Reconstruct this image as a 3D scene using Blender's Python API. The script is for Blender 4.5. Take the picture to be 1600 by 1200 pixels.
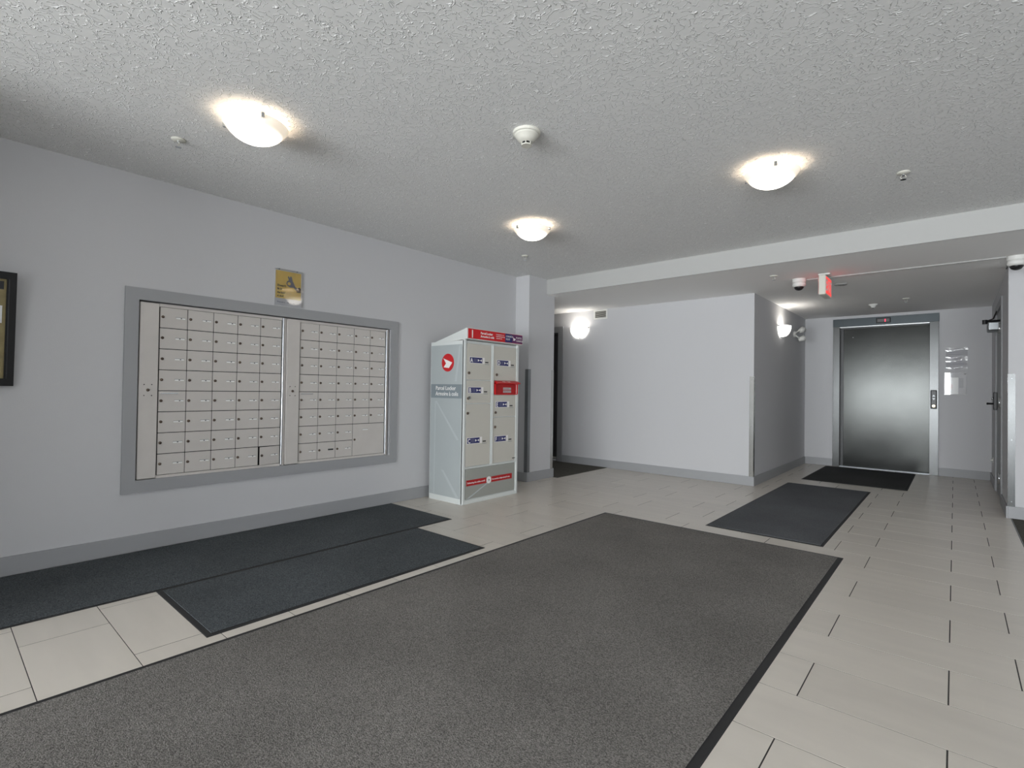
import bpy, bmesh, math, random
from mathutils import Vector, Matrix
random.seed(7)
for o in list(bpy.data.objects): bpy.data.objects.remove(o)
scn = bpy.context.scene
col = scn.collection
PI = math.pi

# ------------------------------------------------------------------ camera
def setup_camera():
    yaw, pitch, roll, f = 0.7143762, 0.0123371, 0.0146142, 797.947
    cy, sy = math.cos(yaw), math.sin(yaw)
    fw = Vector((-sy*math.cos(pitch), cy*math.cos(pitch), math.sin(pitch)))
    r = Vector((cy, sy, 0)); u = r.cross(fw)
    r2 = math.cos(roll)*r + math.sin(roll)*u
    u2 = -math.sin(roll)*r + math.cos(roll)*u
    cam = bpy.data.cameras.new('camera'); ob = bpy.data.objects.new('camera', cam); col.objects.link(ob)
    cam.sensor_width = 36; cam.lens = 36*f/1600; cam.shift_y = -1/1600; cam.clip_start = .02
    m = Matrix((( r2.x, u2.x, -fw.x, 0), (r2.y, u2.y, -fw.y, 0), (r2.z, u2.z, -fw.z, 1.08), (0, 0, 0, 1)))
    ob.matrix_world = m
    scn.camera = ob
setup_camera()

# ------------------------------------------------------------------ world, daylight, exposure
w = bpy.data.worlds.new('sky'); scn.world = w; w.use_nodes = True
bgn = w.node_tree.nodes['Background']; bgn.inputs[0].default_value = (.93, .97, 1.0, 1); bgn.inputs[1].default_value = 1.2
def area(name, loc, rot, sx, sy, energy, color):
    l = bpy.data.lights.new(name, 'AREA'); l.shape = 'RECTANGLE'; l.size = sx; l.size_y = sy; l.energy = energy; l.color = color
    o = bpy.data.objects.new(name, l); o.location = loc; o.rotation_euler = rot; col.objects.link(o); return o
# daylight arriving through the glazed front of the lobby, behind the photographer
area('window_daylight', (-1.8, -5.80, 1.10), (PI/2+.42, 0, 0), 3.4, 1.9, 400, (.93, .97, 1.0))
area('window_daylight', (2.0, -5.80, 1.10), (PI/2+.42, 0, 0), 3.4, 1.9, 400, (.93, .97, 1.0))
area('window_daylight', (4.22, 1.6, 1.10), (PI/2+.45, 0, PI/2), 5.6, 1.7, 12, (.95, .975, 1.0))  # added east lamp, fills the ceiling and left wall from the side
scn.view_settings.view_transform = 'Standard'; scn.view_settings.look = 'None'
scn.view_settings.gamma = 1; scn.view_settings.use_curve_mapping = False
scn.view_settings.exposure = 0.50

# ------------------------------------------------------------------ materials
def lin(c):
    return tuple(((x/255)/12.92 if x/255 <= .04045 else ((x/255+.055)/1.055)**2.4) for x in c)
def mat(name, rgb, rough=.5, metal=0, noise=0, nscale=5, bump=0, bscale=200, coat=0, spec=.5, objrand=0, bdist=.002, detail=3):
    m = bpy.data.materials.new(name); m.use_nodes = True; nt = m.node_tree; N = nt.nodes; L = nt.links
    b = N['Principled BSDF']; c = lin(rgb)
    b.inputs['Roughness'].default_value = rough; b.inputs['Metallic'].default_value = metal
    b.inputs['Coat Weight'].default_value = coat; b.inputs['Coat Roughness'].default_value = .03
    b.inputs['Specular IOR Level'].default_value = spec
    b.inputs['Base Color'].default_value = (*c, 1)
    tc = N.new('ShaderNodeTexCoord')
    if noise or objrand:
        nz = N.new('ShaderNodeTexNoise'); nz.inputs['Scale'].default_value = nscale; nz.inputs['Detail'].default_value = detail
        L.new(tc.outputs['Object'], nz.inputs['Vector'])
        mr = N.new('ShaderNodeMapRange'); mr.inputs['From Min'].default_value = .3; mr.inputs['From Max'].default_value = .7
        mr.inputs['To Min'].default_value = 1-noise; mr.inputs['To Max'].default_value = 1+noise
        L.new(nz.outputs['Fac'], mr.inputs['Value'])
        src = mr.outputs[0]
        if objrand:
            oi = N.new('ShaderNodeObjectInfo'); m2 = N.new('ShaderNodeMapRange')
            m2.inputs['To Min'].default_value = 1-objrand; m2.inputs['To Max'].default_value = 1+objrand
            L.new(oi.outputs['Random'], m2.inputs['Value'])
            mm = N.new('ShaderNodeMath'); mm.operation = 'MULTIPLY'; L.new(src, mm.inputs[0]); L.new(m2.outputs[0], mm.inputs[1]); src = mm.outputs[0]
        vm = N.new('ShaderNodeVectorMath'); vm.operation = 'SCALE'; vm.inputs[0].default_value = c
        L.new(src, vm.inputs['Scale']); L.new(vm.outputs[0], b.inputs['Base Color'])
    if bump:
        n2 = N.new('ShaderNodeTexNoise'); n2.inputs['Scale'].default_value = bscale; n2.inputs['Detail'].default_value = 2
        L.new(tc.outputs['Object'], n2.inputs['Vector'])
        bp = N.new('ShaderNodeBump'); bp.inputs['Strength'].default_value = bump; bp.inputs['Distance'].default_value = bdist
        L.new(n2.outputs['Fac'], bp.inputs['Height']); L.new(bp.outputs[0], b.inputs['Normal'])
    return m
def emit(name, rgb, strength):
    m = bpy.data.materials.new(name); m.use_nodes = True; b = m.node_tree.nodes['Principled BSDF']
    b.inputs['Base Color'].default_value = (*lin(rgb), 1)
    b.inputs['Emission Color'].default_value = (*lin(rgb), 1); b.inputs['Emission Strength'].default_value = strength
    b.inputs['Roughness'].default_value = .3
    return m
M = {}
M['wall'] = mat('wall_paint', (200, 200, 202), .75, bump=.25, bscale=220, bdist=.0015)
M['trim'] = mat('grey_trim_paint', (158, 159, 161), .5, bump=.1, bscale=90, bdist=.001)
M['beam'] = mat('smooth_white_paint', (180, 180, 178), .7, bump=.15, bscale=200, bdist=.001)
M['lowceil'] = mat('low_ceiling_paint', (248, 247, 245), .8, bump=.3, bscale=160, bdist=.002)
M['tile'] = mat('porcelain_tile', (213, 206, 196), .30, noise=.035, nscale=3.5, objrand=.03, bump=.05, bscale=60, bdist=.001, spec=.45)
# long soft streaks along each tile
def streak(m):
    nt = m.node_tree; N = nt.nodes; L = nt.links
    nz = [n for n in N if n.type == 'TEX_NOISE'][0]; tc = [n for n in N if n.type == 'TEX_COORD'][0]
    mp = N.new('ShaderNodeMapping'); mp.inputs['Scale'].default_value = (.6, 3.2, 1)
    oi = N.new('ShaderNodeObjectInfo'); L.new(oi.outputs['Location'], mp.inputs['Location'])
    L.new(tc.outputs['Object'], mp.inputs['Vector']); L.new(mp.outputs[0], nz.inputs['Vector'])
streak(M['tile'])
M['grout'] = mat('dark_grout', (62, 59, 57), .95, noise=.1, nscale=30)
M['carpet'] = mat('hall_carpet', (90, 88, 82), .95, noise=.5, nscale=170, bump=.6, bscale=300, bdist=.004, spec=.1)
M['steel'] = mat('brushed_steel', (170, 172, 172), .32, metal=1, noise=.12, nscale=3, bump=.02, bscale=100)
M['steel_dark'] = mat('dull_steel', (138, 141, 143), .38, metal=1, noise=.1, nscale=4)
M['guard'] = mat('corner_guard_steel', (185, 185, 182), .22, metal=1, noise=.05, nscale=3)
M['chrome'] = mat('chrome', (215, 218, 220), .15, metal=1)
M['alu'] = mat('mailbox_aluminium', (205, 200, 195), .45, metal=0, noise=.03, nscale=8, bump=.05, bscale=150, bdist=.0006)
M['alu_bright'] = mat('bright_aluminium_edge', (214, 218, 222), .25, metal=.7)
M['cavity'] = mat('dark_cavity', (30, 30, 32), .9)
M['lock'] = mat('worn_lock', (112, 98, 88), .4, metal=.8, noise=.25, nscale=80, objrand=.2)
M['label'] = mat('paper_label', (250, 250, 248), .5)
M['ink'] = mat('dark_ink', (40, 40, 44), .6)
M['black'] = mat('black_plastic', (24, 24, 26), .35)
M['blackframe'] = mat('black_wood_frame', (24, 23, 24), .5, spec=.3)
M['white'] = mat('white_plastic', (226, 226, 222), .4)
M['cream'] = mat('cream_plastic', (212, 210, 200), .45)
M['locker'] = mat('locker_beige_enamel', (200, 197, 188), .42, bump=.05, bscale=120, bdist=.0006)
M['locker_shadow'] = mat('locker_inner_grey', (96, 94, 90), .6)
M['locker_edge'] = mat('locker_white_edge', (214, 218, 216), .4)
M['locker_side'] = mat('locker_side_vinyl', (172, 179, 180), .45, noise=.02, nscale=2)
M['locker_pale'] = mat('locker_pale_graphic', (182, 189, 190), .45)
M['locker_band'] = mat('locker_grey_band', (130, 140, 145), .45)
M['locker_base'] = mat('locker_base_panel', (164, 166, 160), .4, metal=.15)
M['red'] = mat('red_vinyl', (200, 28, 34), .4)
M['darkred'] = mat('dark_red_vinyl', (176, 26, 30), .4)
M['navy'] = mat('navy_vinyl', (40, 44, 104), .4)
M['purple'] = mat('purple_vinyl', (92, 36, 88), .4)
M['letter'] = mat('white_vinyl_letter', (238, 236, 234), .5)
M['poster_y'] = mat('poster_yellow', (255, 226, 132), .5, noise=.06, nscale=12)
M['poster_w'] = mat('poster_paper', (236, 236, 240), .5)
M['poster_hand'] = mat('poster_hand_grey', (146, 146, 160), .5)
M['poster_dk'] = mat('poster_dark', (78, 72, 80), .5)
M['gold'] = mat('tan_backing_board', (150, 136, 96), .6, noise=.15, nscale=25)
M['glass'] = None
g = bpy.data.materials.new('clear_sheet'); g.use_nodes = True
nt = g.node_tree; nt.nodes.clear(); out = nt.nodes.new('ShaderNodeOutputMaterial'); mx = nt.nodes.new('ShaderNodeMixShader')
fr = nt.nodes.new('ShaderNodeFresnel'); fr.inputs['IOR'].default_value = 1.8
tr = nt.nodes.new('ShaderNodeBsdfTransparent'); gl = nt.nodes.new('ShaderNodeBsdfGlossy'); gl.inputs['Roughness'].default_value = .03
nt.links.new(fr.outputs[0], mx.inputs[0]); nt.links.new(tr.outputs[0], mx.inputs[1]); nt.links.new(gl.outputs[0], mx.inputs[2]); nt.links.new(mx.outputs[0], out.inputs[0])
M['glass'] = g
M['doorpaint'] = mat('grey_door_paint', (160, 163, 163), .5, bump=.06, bscale=60, bdist=.001)
M['darkdoor'] = mat('dark_grey_door', (78, 78, 78), .5)
M['redglow'] = emit('exit_red_glow', (235, 60, 56), .75)
M['reddigit'] = emit('indicator_red', (255, 30, 60), 4)
M['amber'] = emit('call_button_lamp', (255, 236, 190), 3)
M['screen'] = mat('indicator_window', (110, 108, 108), .2)
M['jambsteel'] = mat('jamb_steel', (80, 81, 81), .26, metal=1, noise=.06, nscale=3)
M['headsteel'] = mat('header_steel', (62, 66, 68), .35, metal=1, noise=.05, nscale=3)
M['doorsteel'] = mat('elevator_steel', (53, 54, 53), .19, metal=1, noise=.10, nscale=2.2, detail=6, bump=.03, bscale=8, bdist=.01)

# stippled ceiling: short raised strokes
def ceiling_mat():
    m = mat('stipple_ceiling', (244, 243, 242), .85); nt = m.node_tree; N = nt.nodes; L = nt.links; b = N['Principled BSDF']
    tc = [n for n in N if n.type == 'TEX_COORD'][0]
    warp = N.new('ShaderNodeTexNoise'); warp.inputs['Scale'].default_value = 22; warp.inputs['Detail'].default_value = 1
    L.new(tc.outputs['Object'], warp.inputs['Vector'])
    va = N.new('ShaderNodeVectorMath'); va.operation = 'SCALE'; va.inputs['Scale'].default_value = .05; L.new(warp.outputs['Color'], va.inputs[0])
    vb = N.new('ShaderNodeVectorMath'); vb.operation = 'ADD'; L.new(tc.outputs['Object'], vb.inputs[0]); L.new(va.outputs[0], vb.inputs[1])
    n1 = N.new('ShaderNodeTexNoise'); n1.inputs['Scale'].default_value = 36; n1.inputs['Detail'].default_value = 1.5; n1.inputs['Roughness'].default_value = .5
    L.new(vb.outputs[0], n1.inputs['Vector'])
    sb = N.new('ShaderNodeMath'); sb.operation = 'SUBTRACT'; sb.inputs[1].default_value = .5; L.new(n1.outputs['Fac'], sb.inputs[0])
    ab = N.new('ShaderNodeMath'); ab.operation = 'ABSOLUTE'; L.new(sb.outputs[0], ab.inputs[0])
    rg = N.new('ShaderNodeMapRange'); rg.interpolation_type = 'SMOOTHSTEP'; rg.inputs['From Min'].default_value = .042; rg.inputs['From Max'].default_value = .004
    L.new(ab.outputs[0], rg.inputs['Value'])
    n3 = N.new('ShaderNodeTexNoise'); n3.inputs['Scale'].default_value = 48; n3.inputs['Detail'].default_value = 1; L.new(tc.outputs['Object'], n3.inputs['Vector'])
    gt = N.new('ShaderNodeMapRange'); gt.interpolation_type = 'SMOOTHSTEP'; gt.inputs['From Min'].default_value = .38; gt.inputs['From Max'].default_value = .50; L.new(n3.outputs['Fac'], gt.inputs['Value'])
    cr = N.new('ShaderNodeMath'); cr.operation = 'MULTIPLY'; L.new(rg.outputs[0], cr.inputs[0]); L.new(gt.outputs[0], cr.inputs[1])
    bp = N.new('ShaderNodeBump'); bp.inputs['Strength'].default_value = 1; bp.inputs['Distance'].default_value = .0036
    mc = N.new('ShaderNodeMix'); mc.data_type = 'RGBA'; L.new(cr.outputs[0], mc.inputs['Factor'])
    mc.inputs[6].default_value = (*lin((230, 230, 229)), 1); mc.inputs[7].default_value = (*lin((254, 254, 253)), 1)     # crests coloured lighter than the flat coat, as if catching light
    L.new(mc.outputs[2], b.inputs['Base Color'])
    L.new(cr.outputs[0], bp.inputs['Height']); L.new(bp.outputs[0], b.inputs['Normal'])
    return m
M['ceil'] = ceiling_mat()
def mat_carpet(name, rgb, var, sc):
    m = mat(name, rgb, .95, noise=var, nscale=sc, bump=.9, bscale=sc*1.3, bdist=.006, spec=.12, detail=4)
    nt = m.node_tree; N = nt.nodes; L = nt.links          # broad worn patches on top of the salt-and-pepper
    b = N['Principled BSDF']; src = b.inputs['Base Color'].links[0].from_socket
    tc = [n for n in N if n.type == 'TEX_COORD'][0]
    nz = N.new('ShaderNodeTexNoise'); nz.inputs['Scale'].default_value = 1.6; nz.inputs['Detail'].default_value = 4; L.new(tc.outputs['Object'], nz.inputs['Vector'])
    mr = N.new('ShaderNodeMapRange'); mr.inputs['From Min'].default_value = .3; mr.inputs['From Max'].default_value = .7; mr.inputs['To Min'].default_value = .86; mr.inputs['To Max'].default_value = 1.14
    L.new(nz.outputs['Fac'], mr.inputs['Value'])
    vm = N.new('ShaderNodeVectorMath'); vm.operation = 'SCALE'; L.new(src, vm.inputs[0]); L.new(mr.outputs[0], vm.inputs['Scale']); L.new(vm.outputs[0], b.inputs['Base Color'])
    return m
M['mat_big'] = mat_carpet('charcoal_mat_pile', (120, 117, 113), .55, 190)
M['mat_dark'] = mat_carpet('dark_mat_pile', (84, 88, 91), .6, 210)
M['mat_slate'] = mat_carpet('slate_mat_pile', (100, 102, 105), .35, 240)
M['mat_black'] = mat_carpet('near_black_mat_pile', (72, 73, 73), .35, 240)
M['rubber'] = mat('black_rubber', (36, 36, 37), .6, noise=.1, nscale=40)

# lit glass bowls: brightest where the bulb sits behind the glass
def shade_mat(name, hot, cool, c_hot, c_cool, rad):
    m = bpy.data.materials.new(name); m.use_nodes = True; nt = m.node_tree; N = nt.nodes; L = nt.links; b = N['Principled BSDF']
    b.inputs['Base Color'].default_value = (.9, .88, .84, 1); b.inputs['Roughness'].default_value = .2
    tc = N.new('ShaderNodeTexCoord'); vl = N.new('ShaderNodeVectorMath'); vl.operation = 'LENGTH'; L.new(tc.outputs['Object'], vl.inputs[0])
    mr = N.new('ShaderNodeMapRange'); mr.interpolation_type = 'SMOOTHSTEP'; mr.inputs['From Min'].default_value = rad*.40; mr.inputs['From Max'].default_value = rad*.86
    L.new(vl.outputs['Value'], mr.inputs['Value'])
    mc = N.new('ShaderNodeMix'); mc.data_type = 'RGBA'; L.new(mr.outputs[0], mc.inputs['Factor'])
    mc.inputs[6].default_value = (*[x*hot for x in lin(c_hot)], 1); mc.inputs[7].default_value = (*[x*cool for x in lin(c_cool)], 1)
    L.new(mc.outputs[2], b.inputs['Emission Color']); b.inputs['Emission Strength'].default_value = 1
    return m
M['shade'] = shade_mat('lit_glass_bowl', 5, .40, (255, 248, 236), (255, 234, 204), .166)
M['bowl_inner'] = mat('frosted_bowl_inside', (240, 232, 220), .5)
M['sconce'] = shade_mat('lit_sconce_glass', 4, 1.2, (255, 254, 250), (255, 252, 244), .17)

# ------------------------------------------------------------------ mesh helpers (local frame: x right, -y towards the viewer, z up)
class MB:
    def __init__(s): s.bm = bmesh.new()
    def box(s, x0, x1, y0, y1, z0, z1, bev=0, seg=1):
        v = [s.bm.verts.new((x, y, z)) for z in (z0, z1) for y in (y0, y1) for x in (x0, x1)]
        fs = [s.bm.faces.new([v[i] for i in q]) for q in ((0, 2, 3, 1), (4, 5, 7, 6), (0, 1, 5, 4), (2, 6, 7, 3), (0, 4, 6, 2), (1, 3, 7, 5))]
        if bev:
            es = list({e for f in fs for e in f.edges})
            bmesh.ops.bevel(s.bm, geom=es, offset=bev, segments=seg, affect='EDGES', profile=.5)
        return s
    def prism(s, pts, d0, d1, plane='xz'):
        f = {'xz': lambda a, b, d: (a, d, b), 'yz': lambda a, b, d: (d, a, b), 'xy': lambda a, b, d: (a, b, d)}[plane]
        A = [s.bm.verts.new(f(a, b, d0)) for a, b in pts]; B = [s.bm.verts.new(f(a, b, d1)) for a, b in pts]; n = len(pts)
        s.bm.faces.new(A); s.bm.faces.new(B[::-1])
        for i in range(n): s.bm.faces.new((A[i], B[i], B[(i+1) % n], A[(i+1) % n]))
        return s
    def lathe(s, prof, c=(0, 0, 0), axis='z', seg=32, arc=(0, 2*PI)):
        full = abs(arc[1]-arc[0]-2*PI) < 1e-6; n = seg if full else seg+1; rings = []
        for k in range(n):
            a = arc[0] + (arc[1]-arc[0])*k/seg; ring = []
            for r, h in prof:
                x, y, z = r*math.cos(a), r*math.sin(a), h
                if axis == 'y': x, y, z = x, h, y
                if axis == 'x': x, y, z = h, x, y
                ring.append(s.bm.verts.new((c[0]+x, c[1]+y, c[2]+z)))
            rings.append(ring)
        for k in range(seg):
            a, b = rings[k], rings[(k+1) % n]
            for i in range(len(prof)-1):
                s.bm.faces.new((a[i], b[i], b[i+1], a[i+1]))
        return s
    def cyl(s, c, r, h, axis='z', seg=20, r2=None):
        r2 = r if r2 is None else r2
        return s.lathe([(0.0001, 0), (r, 0), (r2, h), (0.0001, h)], c, axis, seg)
    def tube(s, pts, r, seg=8):
        P = [Vector(p) for p in pts]; rings = []
        for i, p in enumerate(P):
            d = (P[min(i+1, len(P)-1)] - P[max(i-1, 0)]).normalized()
            a = d.cross(Vector((0, 0, 1)) if abs(d.z) < .9 else Vector((1, 0, 0))).normalized(); b = d.cross(a)
            rings.append([s.bm.verts.new(p + r*(math.cos(2*PI*k/seg)*a + math.sin(2*PI*k/seg)*b)) for k in range(seg)])
        for i in range(len(P)-1):
            for k in range(seg): s.bm.faces.new((rings[i][k], rings[i][(k+1) % seg], rings[i+1][(k+1) % seg], rings[i+1][k]))
        s.bm.faces.new(rings[0]); s.bm.faces.new(rings[-1][::-1])
        return s
    def xf(s, m): bmesh.ops.transform(s.bm, matrix=m, verts=s.bm.verts); return s
    def done(s, name, m, parent=None, smooth=False, loc=None):
        bmesh.ops.remove_doubles(s.bm, verts=s.bm.verts, dist=1e-6)
        bmesh.ops.recalc_face_normals(s.bm, faces=s.bm.faces)
        me = bpy.data.meshes.new(name); s.bm.to_mesh(me); s.bm.free()
        me.materials.append(M[m] if isinstance(m, str) else m)
        if smooth:
            for p in me.polygons: p.use_smooth = True
        return link(name, me, parent, loc)
def link(name, me, parent=None, loc=None):
    o = bpy.data.objects.new(name, me); col.objects.link(o)
    if parent: o.parent = parent
    if loc: o.location = loc
    return o
def tag(o, label, cat, group=None):
    o['label'] = label; o['category'] = cat
    if group: o['group'] = group
    return o
def thing(name, label, cat, loc=(0, 0, 0), rz=0, group=None):
    o = bpy.data.objects.new(name, None); col.objects.link(o); o.location = loc; o.rotation_euler = (0, 0, rz); o.empty_display_size = .1
    return tag(o, label, cat, group)
def struct(o, kind='structure'): o['kind'] = kind; return o
def copy_tree(o, parent=None):
    c = o.copy(); col.objects.link(c)
    if parent: c.parent = parent
    for ch in list(o.children): copy_tree(ch, c)
    return c
def text_mesh(txt, size, align='LEFT', depth=.0004, bold=0, xs=1):
    cu = bpy.data.curves.new('lettering', 'FONT'); cu.body = txt; cu.size = size; cu.align_x = align; cu.extrude = depth; cu.resolution_u = 2; cu.offset = bold
    ob = bpy.data.objects.new('tmp', cu); col.objects.link(ob); bpy.context.view_layer.update()
    me = bpy.data.meshes.new_from_object(ob); bpy.data.objects.remove(ob)
    me.transform(Matrix.Rotation(PI/2, 4, 'X') @ Matrix.Scale(xs, 4, (1, 0, 0)))
    return me
def text(txt, size, x, y, z, m, parent, name='lettering', align='LEFT', rz=0, bold=0, xs=1):
    me = text_mesh(txt, size, align, bold=bold, xs=xs); me.materials.clear(); me.materials.append(M[m])
    me.transform(Matrix.Translation((x, y, z)) @ Matrix.Rotation(rz, 4, 'Z'))
    return link(name, me, parent)

# ------------------------------------------------------------------ dimensions
XL, C, YB, B, YF, YE, XC, XR = -3.996, 2.436, 4.998, 2.250, 6.341, 9.032, -1.770, .361
XP, YP, YQ, YR, XN = -3.79, 4.66, 5.16, 6.36, .385
YS, XE, XH = -5.5, 4.0, -7.2      # glazed front, east wall, end of the left hall
BBH = .108

# ------------------------------------------------------------------ shell
fl = struct(MB().box(XH-.1, XE+.1, YS-.1, YE+.3, -.12, -.0009).done('floor', 'grout'))
tile_cache = {}
def tile(x0, x1, y0, y1):
    wx, wy = round(x1-x0, 3), round(y1-y0, 3)
    if wx < .02 or wy < .02: return
    if (wx, wy) not in tile_cache:
        tile_cache[(wx, wy)] = MB().box(-wx/2, wx/2, -wy/2, wy/2, -.006, 0, bev=.0002).done('tile', 'tile').data
        bpy.data.objects.remove([o for o in bpy.data.objects if o.data == tile_cache[(wx, wy)]][0])
    o = bpy.data.objects.new('tile', tile_cache[(wx, wy)]); col.objects.link(o); o.parent = fl
    o.location = ((x0+x1)/2, (y0+y1)/2, random.uniform(-.0002, 0))
PY, Y0, X0, LX = .2992, 2.069, -.014, .6145
GX, GY = .0046, .0036
n = -11
while Y0 + n*PY < YE:
    y0, y1 = Y0+n*PY, min(Y0+(n+1)*PY, YE)
    off = X0 + (LX/3 if n % 2 == 0 else 0)
    for k in range(-8, 2):
        x0, x1 = off+k*LX, off+(k+1)*LX
        x0 = max(x0, XL-.02); x1 = min(x1, XN-.004)
        if y0 > YQ-.05 and y0 < YF and x0 < -3.70: x0 = -3.70
        if x1-x0 < .02: continue
        if y0 > YF+.01 and x1 < XC: continue
        tile(x0+GX/2, x1-GX/2, y0+GY/2, y1-GY/2)
    n += 1
struct(MB().box(XL, XN-.004, YS, Y0-11*PY, -.006, 0).done('floor', 'tile'))
struct(MB().box(XH, -3.70, YQ-.01, YF+.02, -.006, .004).done('floor', 'carpet'))      # carpet of the left hall
struct(MB().box(XN, XE, YS, YR, -.006, .003).done('floor', 'carpet'))                 # carpet of the right bay
struct(MB().box(XN-.004, XN, YS, YR, -.006, .004).done('trim_2', 'steel_dark'))

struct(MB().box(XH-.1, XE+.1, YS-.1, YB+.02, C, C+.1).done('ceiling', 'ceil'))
struct(MB().box(XH-.1, XE+.1, YB+.012, YE+.3, B, C+.1).done('ceiling', 'lowceil'))
struct(MB().box(XL-.19, XE+.1, YB, YB+.012, B, C-.0005).done('beam', 'beam'))

# left wall with the recess for the letter boxes
OY0, OY1, OZ0, OZ1 = .905, 2.862, .458, 1.628
wl = MB()
wl.box(XL-.2, XL, YS, OY0, 0, C); wl.box(XL-.2, XL, OY1, YP+.05, 0, C)
wl.box(XL-.2, XL, OY0, OY1, 0, OZ0); wl.box(XL-.2, XL, OY0, OY1, OZ1, C)
wl.box(XL-.2, XL-.16, OY0, OY1, OZ0, OZ1)
struct(wl.done('wall_left', 'wall'))
struct(MB().box(XL-.2, XP, YP, YQ, 0, C).done('wall_pillar', 'wall'))
struct(MB().box(XH-.1, XL-.2, YQ-.12, YQ, 0, B).done('wall_hall', 'wall'))
struct(MB().box(XH-.1, XH, YQ-.12, YF+.2, 0, B).done('wall_hall_end', 'wall'))
DX0, DX1, DZ = -5.50, -4.565, 1.96
cw = MB(); cw.box(DX1, XC, YF, YF+.12, 0, B); cw.box(XH-.1, DX0, YF, YF+.12, 0, B); cw.box(DX0, DX1, YF, YF+.12, DZ, B)
struct(cw.done('wall_center', 'wall'))
struct(MB().box(XC-.12, XC, YF+.12, YE, 0, B).done('wall_corridor', 'wall'))
EX0, EX1, EZ = -1.345, -.225, 2.13
ew = MB(); ew.box(XC-.12, EX0, YE, YE+.2, 0, B); ew.box(EX1, XR+.15, YE, YE+.2, 0, B); ew.box(EX0, EX1, YE, YE+.2, EZ, B); ew.box(EX0, EX1, YE+.18, YE+.2, 0, EZ)
struct(ew.done('wall_end', 'wall'))
RY0, RY1, RZ = 7.13, 8.09, 2.045
rw = MB(); rw.box(XR, XR+.15, YR+.12, RY0, 0, B); rw.box(XR, XR+.15, RY1, YE, 0, B); rw.box(XR, XR+.15, RY0, RY1, RZ, B); rw.box(XR+.1, XR+.15, RY0, RY1, 0, RZ)
struct(rw.done('wall_right', 'wall'))
struct(MB().box(XR, XE+.1, YR, YR+.12, 0, B).done('wall_bay', 'wall'))
struct(MB().box(XE, XE+.15, YS, -1.3, 0, C).box(XE, XE+.15, 4.5, YR, 0, C).box(XE, XE+.15, -1.3, 4.5, 2.2, C).box(XE, XE+.15, -1.3, 4.5, 0, .12).done('wall_east', 'wall'))
wf = MB()
for k in range(5):
    y = -1.3+5.8*k/4; wf.box(XE+.04, XE+.1, y-.03, y+.03, .12, 2.2)
wf.box(XE+.04, XE+.1, -1.3, 4.5, .12, .2); wf.box(XE+.04, XE+.1, -1.3, 4.5, 2.14, 2.2)
wn = struct(wf.done('window_3', 'steel_dark'))  # unseen east glazing, added to bring in more fill light
for k in range(4): MB().box(XE+.068, XE+.072, -1.3+1.45*k+.03, -1.3+1.45*(k+1)-.03, .2, 2.14).done('pane', 'glass', wn)
# glazed front behind the photographer
W0, W1, W2, W3 = -3.7, -.1, .7, 3.7
ws = MB()
ws.box(XL-.2, W0, YS-.15, YS, 0, C); ws.box(W1, W2, YS-.15, YS, 0, C); ws.box(W3, XE+.15, YS-.15, YS, 0, C)
ws.box(W0, W1, YS-.15, YS, 2.2, C); ws.box(W2, W3, YS-.15, YS, 2.2, C); ws.box(W0, W1, YS-.15, YS, 0, .12); ws.box(W2, W3, YS-.15, YS, 0, .12)
struct(ws.done('wall_front', 'wall'))
struct(MB().box(XL, -3.05, YS, -.55, 0, C).done('wall_shade_block', 'wall'))  # unseen block added to keep front window light off the near left wall
for i, (a, b) in enumerate(((W0, W1), (W2, W3))):
    wf = MB()
    for k in range(4):
        x = a + (b-a)*k/3; wf.box(x-.03, x+.03, YS-.1, YS-.04, .12, 2.2)
    wf.box(a, b, YS-.1, YS-.04, .12, .2); wf.box(a, b, YS-.1, YS-.04, 2.14, 2.2)
    wn = struct(wf.done('window_%d' % (i+1), 'steel_dark'))
    for k in range(3):
        x = a+(b-a)*k/3
        MB().box(x+.03, x+(b-a)/3-.03, YS-.072, YS-.068, .2, 2.14).done('pane', 'glass', wn)

# baseboards (12 mm proud)
def bb(name, x0, x1, y0, y1): return struct(MB().box(x0, x1, y0, y1, 0, BBH, bev=.002).done(name, 'trim'))
T = .013
bb('baseboard_left', XL, XL+T, -.55, YP)
bb('baseboard_pillar', XL+T, XP+T, YP-T, YP); bb('baseboard_pillar', XP, XP+T, YP, YQ+T)
bb('baseboard_center', -4.475, XC+T, YF-T, YF)
bb('baseboard_corridor', XC, XC+T, YF, YE-T)
bb('baseboard_end', XC, -1.395, YE-T, YE); bb('baseboard_end', -.163, XR, YE-T, YE)
bb('baseboard_right', XR-T, XR, RY1+.05, YE-T); bb('baseboard_right', XR-T, XR, YR-T, RY0-.06)
bb('baseboard_bay', XR, XE, YR-T, YR)
bb('baseboard_hall', XH, XP, YQ, YQ+T)

# door opening in the left hall
tr3 = MB(); h = .088
tr3.prism([(DX1, 0), (DX1+h, 0), (DX1+h, DZ+h), (DX0-h, DZ+h), (DX0-h, 0), (DX0, 0), (DX0, DZ), (DX1, DZ)], YF-.02, YF, 'xz')
d3 = struct(MB().box(DX0+.02, DX1-.02, YF+.06, YF+.10, .02, DZ-.02, bev=.002).done('door_3', 'darkdoor'))
tr3.done('casing', 'trim', d3)
MB().box(DX0, DX0+.02, YF, YF+.12, 0, DZ).box(DX1-.02, DX1, YF, YF+.12, 0, DZ).box(DX0, DX1, YF, YF+.12, DZ-.02, DZ).done('door_frame', 'darkdoor', d3)
MB().box(DX0+.03, DX1-.03, YF+.045, YF+.06, .03, .06, bev=.002).done('door_sweep', 'white', d3)
MB().cyl((DX0+.09, YF+.01, .98), .025, .05, 'y').box(DX0+.08, DX0+.2, YF-.01, YF+.01, .97, .99).done('door_handle', 'chrome', d3, True)

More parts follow.
